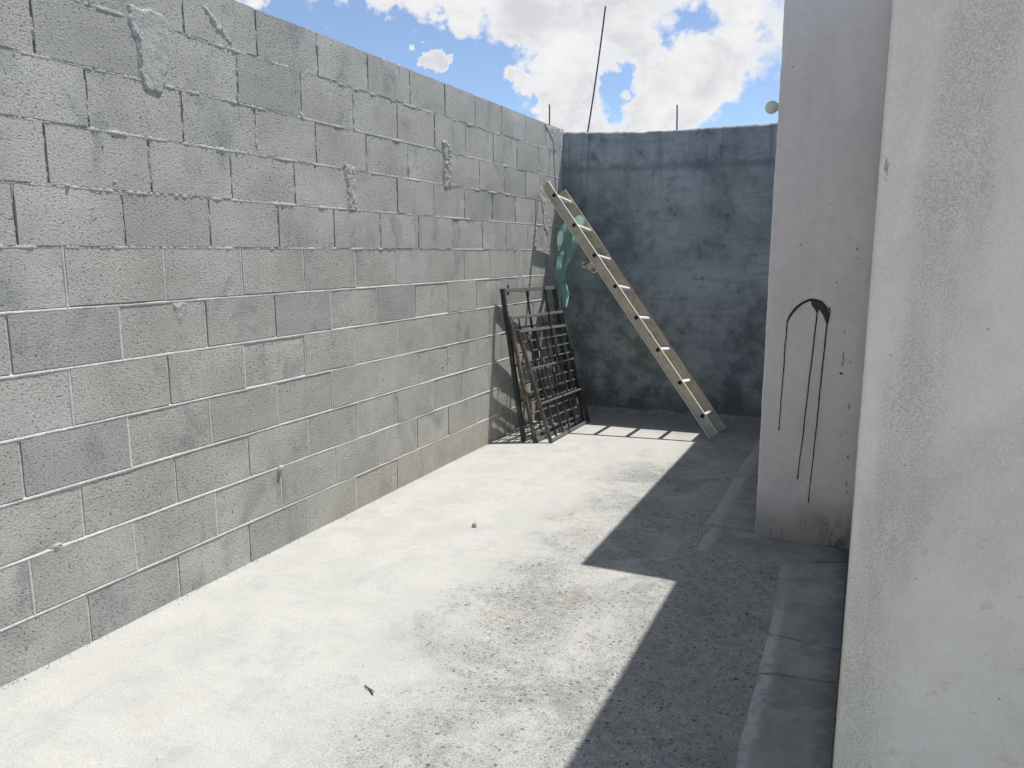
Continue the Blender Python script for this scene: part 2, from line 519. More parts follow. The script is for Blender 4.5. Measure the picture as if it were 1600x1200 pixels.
RUST = simple('bright_rust', (0.17, 0.09, 0.05), (0.32, 0.20, 0.12), .8, 0, 90, .002)
ALU = ladder_material()
SUNLIT_ALU = simple('sunlit_aluminium', (0.74, 0.73, 0.70), (0.84, 0.83, 0.80), .45, .1, 40)  # paler than the rails: sunlight on flanges and rungs put into the colour
HOLLOW_SHADE = simple('hollow_shade', (0.012, 0.012, 0.012), (0.02, 0.02, 0.02), .9)  # near black, painted shade for the open rung ends
REBAR = simple('rebar_steel', (0.045, 0.045, 0.085), (0.075, 0.07, 0.11), .6, .2, 60)
INK = simple('black_gloss_paint', (0.008, 0.008, 0.009), (0.014, 0.014, 0.016), .4, 0, 40, .0006)
CLOTH = simple('teal_tarpaulin', (0.50, 0.66, 0.62), (0.60, 0.75, 0.71), .6, 0, 14, .012)
_t = NT(CLOTH.node_tree)
_tr = _t.new('ShaderNodeBsdfTranslucent')
_tr.inputs[0].default_value = (0.58, 0.80, 0.75, 1)
_mx = _t.new('ShaderNodeMixShader')
_mx.inputs[0].default_value = .68
_t.l.new(_t.n['Principled BSDF'].outputs[0], _mx.inputs[1])
_t.l.new(_tr.outputs[0], _mx.inputs[2])
_t.l.new(_mx.outputs[0], _t.n['Material Output'].inputs[0])
GLOBE = simple('frosted_glass', (0.55, 0.57, 0.46), (0.66, 0.68, 0.56), .35, 0, 20, .0003)
SOCKET = simple('socket_plastic', (0.45, 0.52, 0.50), (0.55, 0.6, 0.58), .5)
NUTM = simple('nut_brown', (0.30, 0.20, 0.13), (0.45, 0.33, 0.23), .7, 0, 120)
TWIG = simple('dry_twig', (0.05, 0.04, 0.032), (0.10, 0.08, 0.06), .9, 0, 150)
CHIP = simple('chipped_render', (0.33, 0.22, 0.16), (0.62, 0.57, 0.46), .95, 0, 120, .004)
EARTH = simple('bare_earth', (0.20, 0.16, 0.12), (0.28, 0.23, 0.18), .95, 0, 2, .01)


# ---------------------------------------------------------------- object helpers
def link(o, parent=None):
    C.objects.link(o)
    if parent is not None:
        o.parent = parent
    return o


def mesh_obj(name, bm, m, parent=None, smooth=False):
    me = bpy.data.meshes.new(name)
    bm.normal_update()
    bm.to_mesh(me)
    bm.free()
    for mm in (m if isinstance(m, (list, tuple)) else [m]):
        me.materials.append(mm)
    if smooth:
        for f in me.polygons:
            f.use_smooth = True
    o = bpy.data.objects.new(name, me)
    link(o, parent)
    if parent is not None:                     # meshes are built in world coordinates
        base = parent.parent if parent.parent is not None else parent
        off = Vector(base.location) if parent.type == 'EMPTY' or parent.parent is not None else Vector()
        o.location = -off if parent.type == 'EMPTY' else Vector()
    return o


def thing(name, label, cat, loc=(0, 0, 0), group=None):
    o = bpy.data.objects.new(name, None)
    o.empty_display_size = .1
    o.location = loc
    C.objects.link(o)
    return tag(o, label, cat, group)


def tag(o, label, cat, group=None):
    o['label'] = label
    o['category'] = cat
    if group:
        o['group'] = group
    return o


def obox(bm, c, ax, half, mi=0):
    """box with centre c, axes ax (3 unit vectors) and half sizes"""
    vs = []
    for i in (-1, 1):
        for j in (-1, 1):
            for k in (-1, 1):
                vs.append(bm.verts.new(Vector(c) + ax[0] * (i * half[0]) + ax[1] * (j * half[1]) + ax[2] * (k * half[2])))
    for q in ((0, 1, 3, 2), (4, 6, 7, 5), (0, 4, 5, 1), (2, 3, 7, 6), (0, 2, 6, 4), (1, 5, 7, 3)):
        f = bm.faces.new([vs[i] for i in q])
        f.material_index = mi
    return vs


def bar(bm, a, b, w, d, nrm, bev=0.0):
    """square bar from a to b, w across, d along nrm"""
    a, b = Vector(a), Vector(b)
    x = (b - a).normalized()
    y = nrm.cross(x).normalized()
    z = x.cross(y)
    obox(bm, (a + b) / 2, (x, y, z), ((b - a).length / 2, w / 2, d / 2))
    if bev:
        bmesh.ops.recalc_face_normals(bm, faces=bm.faces)
        bmesh.ops.bevel(bm, geom=list(bm.edges), offset=bev, segments=1, affect='EDGES')


def tube(bm, pts, rad, seg=8, caps=True):
    pts = [Vector(q) for q in pts]
    rings = []
    prev = None
    for i, q in enumerate(pts):
        tng = (pts[min(i + 1, len(pts) - 1)] - pts[max(i - 1, 0)]).normalized()
        ref = prev if prev is not None else (Vector((0, 0, 1)) if abs(tng.z) < .9 else Vector((1, 0, 0)))
        n = (ref - tng * ref.dot(tng)).normalized()
        prev = n
        bi = tng.cross(n)
        r = rad[i] if isinstance(rad, (list, tuple)) else rad
        rings.append([bm.verts.new(q + (n * math.cos(2 * math.pi * k / seg) + bi * math.sin(2 * math.pi * k / seg)) * r) for k in range(seg)])
    for A, B in zip(rings, rings[1:]):
        for k in range(seg):
            bm.faces.new((A[k], A[(k + 1) % seg], B[(k + 1) % seg], B[k]))
    if caps:
        bm.faces.new(list(reversed(rings[0])))
        bm.faces.new(rings[-1])
    return rings


def lathe(bm, prof, org, axis, seg=16):
    """prof: list of (distance along axis, radius)"""
    axis = Vector(axis).normalized()
    ref = Vector((0, 0, 1)) if abs(axis.z) < .9 else Vector((1, 0, 0))
    n = (ref - axis * ref.dot(axis)).normalized()
    bi = axis.cross(n)
    rings = []
    for h, r in prof:
        c = Vector(org) + axis * h
        rings.append([bm.verts.new(c + (n * math.cos(2 * math.pi * k / seg) + bi * math.sin(2 * math.pi * k / seg)) * max(r, 1e-4)) for k in range(seg)])
    for A, B in zip(rings, rings[1:]):
        for k in range(seg):
            bm.faces.new((A[k], A[(k + 1) % seg], B[(k + 1) % seg], B[k]))
    bm.faces.new(list(reversed(rings[0])))
    bm.faces.new(rings[-1])


def fb(x, y, z, o=4):
    return noise.fractal(Vector((x, y, z)), 1.0, 2.0, o)


# ---------------------------------------------------------------- ground and floor
bm = bmesh.new()
vs = [bm.verts.new(q) for q in ((-400, -400, -.32), (400, -400, -.32), (400, 400, -.32), (-400, 400, -.32))]
bm.faces.new(vs)
mesh_obj('ground', bm, EARTH)['kind'] = 'structure'

bm = bmesh.new()
bmesh.ops.create_grid(bm, x_segments=60, y_segments=80, size=1)
for v in bm.verts:
    v.co.x = -.3 + (v.co.x + 1) / 2 * 7.0
    v.co.y = -6 + (v.co.y + 1) / 2 * 13.2
    v.co.z = .0025 * fb(v.co.x * 1.3, v.co.y * 1.3, 0)
r = bmesh.ops.extrude_face_region(bm, geom=list(bm.faces))
for e in r['geom']:
    if isinstance(e, bmesh.types.BMVert):
        e.co.z = -.3
bmesh.ops.recalc_face_normals(bm, faces=bm.faces)
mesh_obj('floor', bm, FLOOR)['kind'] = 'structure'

# ---------------------------------------------------------------- concrete block wall
BED = [-0.03, 0.1929, 0.3982, 0.6009, 0.8064, 1.0136, 1.2177, 1.4226, 1.6241, 1.8275, 2.0304, 2.2413, 2.4422]
JOINTS = {
    1: [1.724, 2.128, 2.527, 2.937, 3.34, 3.749, 4.161, 4.57],
    2: [1.532, 1.936, 2.343, 2.754, 3.166, 3.572, 3.985, 4.377, 4.781],
    3: [1.739, 2.149, 2.555, 2.964, 3.375, 3.788, 4.188, 4.593],
    4: [1.542, 1.95, 2.349, 2.758, 3.165, 3.58, 3.983, 4.388, 4.793],
    5: [1.739, 2.152, 2.56, 2.971, 3.375, 3.786, 4.19, 4.598, 4.994],
    6: [1.545, 1.953, 2.361, 2.772, 3.183, 3.592, 3.996, 4.401, 4.8, 5.205],
    7: [1.759, 2.17, 2.577, 2.985, 3.399, 3.801, 4.203, 4.621, 5.014, 5.411],
    8: [1.609, 2.005, 2.413, 2.826, 3.236, 3.645, 4.045, 4.463, 4.895, 5.285, 5.691],
    9: [1.734, 2.139, 2.549, 2.951, 3.393, 3.824, 4.233, 4.635, 5.054, 5.452, 5.844],
    10: [1.901, 2.31, 2.711, 3.119, 3.535, 3.948, 4.405, 4.853, 5.253, 5.65],
    11: [1.73, 2.165, 2.617, 3.023, 3.432, 3.843, 4.255, 4.661, 5.074, 5.48, 5.898, 6.138],
    12: [2.348, 2.747, 3.156, 3.568, 3.983, 4.391, 4.798, 5.212, 5.635, 6.05]}
WIDE = {(9, 3.393): .07, (10, 4.405): .095, (11, 2.165): .085, (9, 5.054): .018, (8, 4.463): .016}
Y0, Y1 = -2.4, 6.44

wall = thing('block_wall', 'long grey concrete block wall in full sun on the left', 'wall', (0, 0, 0))


def block_mesh(i):
    bm = bmesh.new()
    ny, nz = 5, 4
    L, H, D = .4, .2, .14
    g = []
    for a in range(ny):
        row = []
        for b in range(nz):
            y = (a / (ny - 1) - .5) * L
            z = (b / (nz - 1) - .5) * H
            edge = a in (0, ny - 1) or b in (0, nz - 1)
            if 0 < a < ny - 1:
                y += random.uniform(-.01, .01)
            x = random.uniform(-.0010, .0008)
            if edge:
                x -= random.uniform(.0004, .0022)
                if a == 0:
                    y += random.uniform(0, .0025)
                if a == ny - 1:
                    y -= random.uniform(0, .0025)
                if b == 0:
                    z += random.uniform(-.0006, .0018)
                if b == nz - 1:
                    z -= random.uniform(-.0006, .0018)
            row.append(bm.verts.new((x, y, z)))
        g.append(row)
    for a in range(ny - 1):
        for b in range(nz - 1):
            bm.faces.new((g[a][b], g[a + 1][b], g[a + 1][b + 1], g[a][b + 1]))
    rim = [g[a][0] for a in range(ny)] + [g[ny - 1][b] for b in range(1, nz)] + [g[a][nz - 1] for a in range(ny - 2, -1, -1)] + [g[0][b] for b in range(nz - 2, 0, -1)]
    back = [bm.verts.new((-D, v.co.y, v.co.z)) for v in rim]
    for k in range(len(rim)):
        k2 = (k + 1) % len(rim)
        bm.faces.new((rim[k2], rim[k], back[k], back[k2]))
    bm.faces.new(list(reversed(back)))
    bm.normal_update()
    me = bpy.data.meshes.new('block')
    bm.to_mesh(me)
    bm.free()
    me.materials.append(MB_)
    return me


variants = [block_mesh(i) for i in range(10)]
HEADS = []
for k in range(1, 13):
    js = list(JOINTS[k])
    while js[0] > Y0 + .25:
        js.insert(0, js[0] - random.uniform(.404, .411))
    while js[-1] < Y1 - .25:
        js.append(js[-1] + random.uniform(.398, .410))
    ends = [Y0] + js + [Y1]
    zb = BED[k - 1] + .0045
    zt = BED[k] - (.0045 if k < 12 else 0)
    for a, b in zip(ends, ends[1:]):
        wa = WIDE.get((k, a), .0085) / 2 if a != Y0 else 0
        wb = WIDE.get((k, b), .0085) / 2 if b != Y1 else 0
        ya, yb = a + wa, b - wb
        if yb - ya < .03:
            continue
        o = bpy.data.objects.new('block', random.choice(variants))
        o.location = (random.uniform(-.0016, .0016), (ya + yb) / 2, (zb + zt) / 2)
        o.rotation_euler = (random.uniform(-.004, .004), random.uniform(-.004, .004), random.uniform(-.003, .003))
        o.scale = (1, (yb - ya) / .4, (zt - zb) / .2)
        link(o, wall)
    HEADS += [(k, j) for j in js]

# mortar: one part, two looks (tooled below eye level, squeezed out above)
bm = bmesh.new()


def strip(profile_pts, mi):
    """profile_pts: list of rows of Vector; makes quads between them"""
    rows = [[bm.verts.new(q) for q in row] for row in profile_pts]
    for A, B in zip(rows, rows[1:]):
        for i in range(len(A) - 1):
            f = bm.faces.new((A[i], B[i], B[i + 1], A[i + 1]))
            f.material_index = mi
            f.smooth = True


for k in range(1, 12):
    z = BED[k]
    lo = k <= 6
    rows = []
    y = Y0
    while y < Y1 + .001:
        n1 = fb(y * 9, k * 3.7, 1.0)
        n2 = fb(y * 42, k * 5.1, 2.0)
        n3 = fb(y * 120, k * 2.3, 4.0)
        if lo:
            rec = .0052 + .0022 * n1
            rag = .0016 * n2 + .0012 * n3
            prof = [(-.0135, -.006), (-.0060 - .0022 * abs(n2) - .0010 * n3, .0002 + .0008 * n3), (-.0042 + rag * .4, .0010 + .0009 * n2), (.001, -.0012 + .0006 * n2), (.0044, -rec), (.006, -.012)]
        else:
            big = max(0, .30 + n1 * 1.0 + n2 * .75)
            out = -.0018 + .0042 * big + .0028 * n3 + .002 * fb(y * 270, k, 3)
            if k == 11:
                out = -.003 + .0045 * big + .0015 * n3
            ww = .0055 + .0095 * max(0, n1 + .5 * n2) + .0022 * n3
            hi_ = .0052 + .0060 * max(0, n2 + .3 * n1) + .0012 * n3
            prof = [(-ww - .003, -.010), (-ww, out * .35 - .002), (-ww * .45, out * .9), (.001, out), (hi_ * .7, out * .7 - .001), (hi_, -.002), (hi_ + .003, -.011)]
        rows.append([Vector((x, y, z + dz)) for dz, x in prof])
        y += .0055 if y > 1.0 else .05
    strip(rows, 0 if lo else 1)
for k, j in HEADS:
    zb, zt = BED[k - 1] + .003, BED[k] - .003
    w = WIDE.get((k, j), .0085)
    lo = k <= 7
    rows = []
    n = 26 if j > 1.0 else 4
    style = random.random()
    for i in range(n + 1):
        z = zb + (zt - zb) * i / n
        n1 = fb(j * 13, z * 14, 7.0)
        n2 = fb(j * 31, z * 60, 9.0)
        if lo:
            out = (.0002 if style < .75 else -.004) + .0007 * n2
            hw = w / 2 + .0012
            prof = [(-hw - .002, -.008), (-hw, out - .0022), (0, out), (hw, out - .0006), (hw + .002, -.008)]
        else:
            base = -.0060 if style < .5 else -.0018
            out = base + .010 * max(-.25, n1) + .004 * n2
            hw = w / 2 + .0018 * n1 + (.002 if style > .62 else 0)
            if w > .03:
                out = .002 + .006 * n1 + .004 * n2
            prof = [(-hw - .003, -.012), (-hw, out - .003), (-hw * .4, out), (hw * .4, out + .001 * n2), (hw, out - .003), (hw + .003, -.012)]
        jy = j + (.0028 * n1 if not lo else .0008 * n1)
        rows.append([Vector((x, jy - dy, z)) for dy, x in prof])
    strip(rows, 0 if lo else 1)
# the mortar body behind the joints
obox(bm, (-.075, (Y0 + Y1) / 2, 1.2), (Vector((1, 0, 0)), Vector((0, 1, 0)), Vector((0, 0, 1))), (.063, (Y1 - Y0) / 2 - .004, 1.232), 1)
bmesh.ops.recalc_face_normals(bm, faces=bm.faces)
mo = mesh_obj('mortar', bm, [MORTAR_LO, MORTAR_HI], wall)
mo['kind'] = 'stuff'


def smear(poly, h, seed, m=SMEAR, name='mortar_smear', edge=.010, rough=.0025, cell=.004):
    """lump of mortar plastered on the wall face; poly in (y, z)"""
    ys = [q[0] for q in poly]
    zs = [q[1] for q in poly]
    y0, y1, z0, z1 = min(ys) - .02, max(ys) + .02, min(zs) - .02, max(zs) + .02
    ny, nz = max(4, int((y1 - y0) / cell)), max(4, int((z1 - z0) / cell))

    def sd(y, z):
        inside = False
        dmin = 9
        for (ay, az), (by, bz) in zip(poly, poly[1:] + poly[:1]):
            if (az > z) != (bz > z) and y < (by - ay) * (z - az) / (bz - az) + ay:
                inside = not inside
            ex, ez = by - ay, bz - az
            tt = max(0, min(1, ((y - ay) * ex + (z - az) * ez) / (ex * ex + ez * ez + 1e-12)))
            dmin = min(dmin, math.hypot(y - ay - ex * tt, z - az - ez * tt))
        return dmin if inside else -dmin
    bm = bmesh.new()
    g = []
    for i in range(ny + 1):
        row = []
        for j in range(nz + 1):
            y = y0 + (y1 - y0) * i / ny
            z = z0 + (z1 - z0) * j / nz
            s = sd(y, z) + .008 * fb(y * 28, z * 28, seed) + .004 * fb(y * 90, z * 90, seed)
            k = max(0, min(1, s / edge + .5))
            k = k * k * (3 - 2 * k)
            x = -.006 + (h + .006) * k + (rough * fb(y * 45, z * 30, seed + 3) + rough * .7 * fb(y * 140, z * 140, seed + 5)) * k
            row.append((bm.verts.new((x, y, z)), k))
        g.append(row)
    for i in range(ny):
        for j in range(nz):
            q = (g[i][j], g[i + 1][j], g[i + 1][j + 1], g[i][j + 1])
            if max(a[1] for a in q) > 0:
                bm.faces.new([a[0] for a in q])
    for v in [v for v in bm.verts if not v.link_faces]:
        bm.verts.remove(v)
    return mesh_obj(name, bm, m, wall, True)


smear([(2.10, 2.285), (2.24, 2.29), (2.275, 2.26), (2.262, 2.12), (2.235, 2.03), (2.215, 1.995), (2.15, 2.005), (2.13, 2.05), (2.135, 2.17), (2.105, 2.20)], .0050, 3, rough=.0016, edge=.012)
smear([(2.445, 2.375), (2.475, 2.375), (2.53, 2.33), (2.60, 2.275), (2.60, 2.255), (2.55, 2.275), (2.49, 2.325)], .004, 8, edge=.020, rough=.005)
smear([(4.32, 2.10), (4.40, 2.10), (4.46, 2.06), (4.465, 1.83), (4.43, 1.805), (4.365, 1.81), (4.37, 2.0), (4.35, 2.06)], .005, 12, MORTAR_HI, rough=.006, edge=.025)
smear([(3.33, 1.86), (3.43, 1.85), (3.435, 1.63), (3.36, 1.62), (3.355, 1.75)], .003, 15, MORTAR_HI, rough=.005, edge=.03)
smear([(3.38, 1.73), (3.41, 1.74), (3.425, 1.68), (3.40, 1.645), (3.375, 1.665)], .006, 16, SMEAR, rough=.003, edge=.02)
smear([(1.60, .408), (1.64, .412), (1.65, .402), (1.61, .396)], .003, 19, MORTAR_HI, rough=.005, cell=.003)
smear([(2.735, .405), (2.765, .405), (2.765, .38), (2.738, .38)], .013, 20, MORTAR_HI, rough=.004, cell=.003)
smear([(2.19, 1.213), (2.275, 1.213), (2.26, 1.165), (2.235, 1.13), (2.225, 1.07), (2.212, 1.13), (2.205, 1.17)], .0025, 24, SMEAR, edge=.030, rough=.003)
smear([(3.70, 2.441), (3.775, 2.441), (3.75, 2.40), (3.735, 2.36), (3.715, 2.34), (3.715, 2.40)], .0018, 27, SMEAR, edge=.010, rough=.001)
smear([(3.86, 2.441), (3.89, 2.441), (3.885, 2.36), (3.872, 2.36)], .0015, 28, SMEAR, edge=.010, rough=.001)
smear([(5.535, 1.50), (5.57, 1.45), (5.575, 1.10), (5.50, 1.10), (5.52, 1.30)], .0012, 31, SMEAR, edge=.014, rough=.0008)
smear([(4.68, 1.205), (4.72, 1.205), (4.705, 1.08), (4.69, 1.08)], .0015, 33, SMEAR, edge=.010, rough=.001)
smear([(6.02, 2.43), (6.30, 2.43), (6.30, 2.30), (6.24, 2.22), (6.20, 2.32), (6.10, 2.38)], .004, 35, MORTAR_HI, rough=.004)
smear([(5.93, 1.86), (6.06, 1.84), (6.15, 1.62), (6.10, 1.55), (6.02, 1.60), (5.99, 1.75)], .005, 37, MORTAR_HI, rough=.004)
smear([(6.36, 2.43), (6.43, 2.43), (6.43, .1), (6.38, .1), (6.36, 1.2)], .004, 39, MORTAR_HI, rough=.004, cell=.012)
smear([(5.80, 1.60), (5.86, 1.60), (5.87, 1.44), (5.78, 1.43)], .004, 41, MORTAR_HI, rough=.005)
for i in range(10):         # small crumbs of mortar left on the face
    yy, zz = random.uniform(1.5, 5.0), random.uniform(.1, 2.3)
    rr = random.uniform(.003, .007)
    smear([(yy - rr, zz), (yy, zz + rr * .8), (yy + rr, zz), (yy, zz - rr)], random.uniform(.004, .009), 50 + i, MORTAR_HI, 'mortar_crumb', edge=.008, cell=.003)

# ---------------------------------------------------------------- slate blue back wall
def back_y(x):
    return 6.44 + .085 * x


def back_top(x):
    z = 2.425 - .030 * max(0, min(1, x / .7)) if x < .95 else 2.395 + .02 * (x - .95)
    return z + .006 * fb(x * 7, 0, 3) + .004 * fb(x * 25, 0, 5)


bm = bmesh.new()
nx, nz = 110, 50
XA, XB = -.15, 2.052
rows = []
for i in range(nx + 1):
    x = XA + (XB - XA) * i / nx
    zt = back_top(x)
    row = []
    for j in range(nz + 1):
        z = -.02 + (zt - .02 + .02) * j / nz
        y = back_y(x) + .006 * fb(x * 2.2, 0, z * 2.2) + .002 * fb(x * 12, 1, z * 12)
        row.append(bm.verts.new((x, y, z)))
    for a in (.35, .75, 1.1, 1.57):
        row.append(bm.verts.new((x, back_y(x) + .020 * (1 - math.cos(a)) + .002 * fb(x * 20, a, 2), zt - .020 + .020 * math.sin(a) + .003 * fb(x * 40, a * 3, 8))))
    row.append(bm.verts.new((x, back_y(x) + .13, zt + .004 * fb(x * 15, 4, 1))))
    row.append(bm.verts.new((x, back_y(x) + .13, -.02)))
    rows.append(row)
for A, B in zip(rows, rows[1:]):
    for j in range(len(A) - 1):
        f = bm.faces.new((A[j], B[j], B[j + 1], A[j + 1]))
        f.smooth = True
bm.faces.new(list(rows[0]))
bm.faces.new(list(reversed(rows[-1])))
bmesh.ops.recalc_face_normals(bm, faces=bm.faces)
bw = mesh_obj('rendered_wall', bm, BACK)
tag(bw, 'dark slate blue rendered wall closing the far end, in shade behind the ladder', 'wall')

# cement fillet along its foot
bm = bmesh.new()
rows = []
for i in range(81):
    x = .004 + 2.04 * i / 80
    y = back_y(x)
    w = .045 + .018 * fb(x * 5, 3, 1)
    h = .035 + .015 * fb(x * 6, 8, 1)
    rows.append([bm.verts.new((x, y + .012, h + .01)), bm.verts.new((x, y - .008, h)), bm.verts.new((x, y - w * .5, h * .42)), bm.verts.new((x, y - w, .004)), bm.verts.new((x, y - w - .01, -.006))])
for A, B in zip(rows, rows[1:]):
    for j in range(4):
        f = bm.faces.new((A[j], A[j + 1], B[j + 1], B[j]))
        f.smooth = True
bmesh.ops.recalc_face_normals(bm, faces=bm.faces)
mesh_obj('cement_fillet', bm, FILLET, bw)

# ---------------------------------------------------------------- house: pillar and near wall
HROOF = 2.53


def plaster_block(name, x0, x1, y0, y1, h, m, bev, seed, lean=0.0):
    """solid wall block; the front (-Y) and left (-X) faces are slightly wavy"""
    bm = bmesh.new()
    pts = []                                        # plan outline from the far left corner round the front
    n = 14
    for i in range(n + 1):
        pts.append((x0, y1 + (y0 + bev - y1) * i / n))
    for a in (.3, .6, .9, 1.2):
        pts.append((x0 + bev - bev * math.cos(a), y0 + bev - bev * math.sin(a)))
    for i in range(n * 2 + 1):
        pts.append((x0 + bev + (x1 - x0 - bev) * (i / (n * 2.0)) ** 1.6, y0))
    nz = 150
    rows = []
    for j in range(nz + 1):
        z = -.02 + (h + .02) * j / nz
        row = []
        for (x, y) in pts:
            wv = .0022 * fb(x * 2.5, y * 2.5, z * 2.5 + seed) + .0007 * fb(x * 14, y * 14, z * 14 + seed)
            if abs(x - x0) < bev * 1.5 and y < y0 + bev * 1.5:      # knocked and patched arris
                wv += .0013 * fb(z * 9, seed, 1) + .0010 * fb(z * 33, seed, 2)
            row.append(bm.verts.new((x + wv + lean * z, y + wv, z)))
        row.append(bm.verts.new((x1, y1, z)))
        rows.append(row)
    for A, B in zip(rows, rows[1:]):
        m_ = len(A)
        for i in range(m_):
            f = bm.faces.new((A[i], A[(i + 1) % m_], B[(i + 1) % m_], B[i]))
            f.smooth = i < n + 5
    bm.faces.new(list(reversed(rows[0])))
    f = bm.faces.new(rows[-1])
    bmesh.ops.recalc_face_normals(bm, faces=bm.faces)
    return mesh_obj(name, bm, m)


pil = plaster_block('house_pillar', 2.055, 6.0, 3.83, 7.2, HROOF, PILLAR, .008, 3)
tag(pil, 'mauve grey plastered house pillar with black paint drips beside the slate blue wall', 'pillar')
near = plaster_block('house_wall', 2.4925, 6.0, 1.60, 3.826, HROOF, NEAR, .006, 9)
tag(near, 'stained off-white plaster house wall nearest the camera at the right', 'wall')

# chip out of the near edge
bm = bmesh.new()
rows = []
for i in range(9):
    row = []
    for j in range(13):
        u, v = i / 8, j / 12
        d = 1 - ((u - .5) * 2) ** 2 - ((v - .5) * 2) ** 2 + .5 * fb(u * 3, v * 6, 12)
        x = 2.494 + u * .016 + .003 * fb(u * 4, v * 5, 2)
        z = 1.522 + v * .062
        row.append(bm.verts.new((x, 1.6035 - .0065 * max(0, d) - .002 * fb(u * 6, v * 9, 4), z)))
    rows.append(row)
for A, B in zip(rows, rows[1:]):
    for j in range(12):
        bm.faces.new((A[j], B[j], B[j + 1], A[j + 1]))
mesh_obj('plaster_chip', bm, CHIP, near)

# black paint thrown on the pillar: arch, blob and three runs, a thin dried film
FY = 3.8285


def film(bm, pts, widths, y=FY, th=.0022):
    """ribbon of paint on the pillar face, pts in (x, z)"""
    L, R = [], []
    for i, (x, z) in enumerate(pts):
        a = pts[max(i - 1, 0)]
        b = pts[min(i + 1, len(pts) - 1)]
        tx, tz = b[0] - a[0], b[1] - a[1]
        l = math.hypot(tx, tz) or 1
        nx_, nz_ = -tz / l, tx / l
        w = widths[i] / 2
        L.append((x + nx_ * w, z + nz_ * w))
        R.append((x - nx_ * w, z - nz_ * w))
    top = [[bm.verts.new((q[0], y - .0006, q[1])), bm.verts.new(((q[0] + s[0]) / 2, y - th, (q[1] + s[1]) / 2)), bm.verts.new((s[0], y - .0006, s[1]))] for q, s in zip(L, R)]
    bot = [[bm.verts.new((q[0], y + .003, q[1])), bm.verts.new((s[0], y + .003, s[1]))] for q, s in zip(L, R)]
    for i in range(len(pts) - 1):
        for j in (0, 1):
            bm.faces.new((top[i][j], top[i + 1][j], top[i + 1][j + 1], top[i][j + 1]))
        bm.faces.new((bot[i][0], bot[i + 1][0], top[i + 1][0], top[i][0]))
        bm.faces.new((top[i][2], top[i + 1][2], bot[i + 1][1], bot[i][1]))
    for i in (0, -1):
        bm.faces.new((top[i][0], top[i][1], top[i][2], bot[i][1], bot[i][0]))


def runs(x0, z0, x1, z1, w, seed):
    n = 60
    pts, ws = [], []
    for i in range(n + 1):
        f = i / n
        pts.append((x0 + (x1 - x0) * f + .0022 * fb(f * 6, seed, 0) * min(1, f * 5) + .0012 * fb(f * 40, seed, 5), z0 + (z1 - z0) * f))
        ws.append(w * (1 - .35 * f) * (1 + .35 * fb(f * 30, seed, 2)) + (.002 if i > n - 2 else 0))
    return pts, ws


bm = bmesh.new()
arch = [(2.149, 1.081), (2.158, 1.105), (2.172, 1.130), (2.190, 1.153), (2.212, 1.172), (2.236, 1.185), (2.256, 1.189)]
film(bm, arch, [.007, .010, .012, .012, .011, .011, .014])
film(bm, [(2.244, 1.187), (2.262, 1.183), (2.285, 1.170), (2.303, 1.150), (2.317, 1.125), (2.323, 1.098), (2.324, 1.080)],
     [.006, .022, .036, .036, .030, .018, .010])
film(bm, [(2.252, 1.176), (2.266, 1.164), (2.275, 1.148), (2.279, 1.130)], [.010, .026, .018, .009])
film(bm, [(2.316, 1.155), (2.330, 1.147), (2.3335, 1.130), (2.331, 1.108), (2.325, 1.084)], [.003, .004, .003, .003, .005])
film(bm, [(2.329, 1.157), (2.334, 1.140)], [.003, .003])
for a in ((2.149, 1.083, 2.141, .557, .0055, 1), (2.279, 1.135, 2.240, .323, .0062, 2), (2.324, 1.085, 2.296, .214, .0066, 3)):
    film(bm, *runs(*a))
bmesh.ops.recalc_face_normals(bm, faces=bm.faces)
mesh_obj('paint_drip', bm, INK, pil)
# small splashes to the right of it
bm = bmesh.new()
for (x, z, w, h) in ((2.398, .852, .016, .008), (2.404, .93, .003, .05), (2.402, .895, .003, .02), (2.432, .905, .004, .006), (2.444, .70, .003, .03),
                     (2.428, 1.42, .004, .016), (2.433, 1.38, .003, .010), (2.19, 1.44, .005, .005), (2.458, .33, .003, .03), (2.462, .29, .003, .02),
                     (2.388, 1.47, .003, .004), (2.30, 1.62, .003, .003), (2.415, .56, .004, .004), (2.455, .46, .004, .02)):
    n = 4
    film(bm, [(x + random.uniform(-.002, .002), z + h * (i / n - .5)) for i in range(n + 1)], [w * s for s in (.3, .9, 1, .8, .3)], th=.0012)
bmesh.ops.recalc_face_normals(bm, faces=bm.faces)
mesh_obj('paint_splash', bm, INK, pil)

# ---------------------------------------------------------------- cement skirt round the foot of the house
skirt = bpy.data.objects.new('cement_skirt', None)
C.objects.link(skirt)
skirt['kind'] = 'structure'


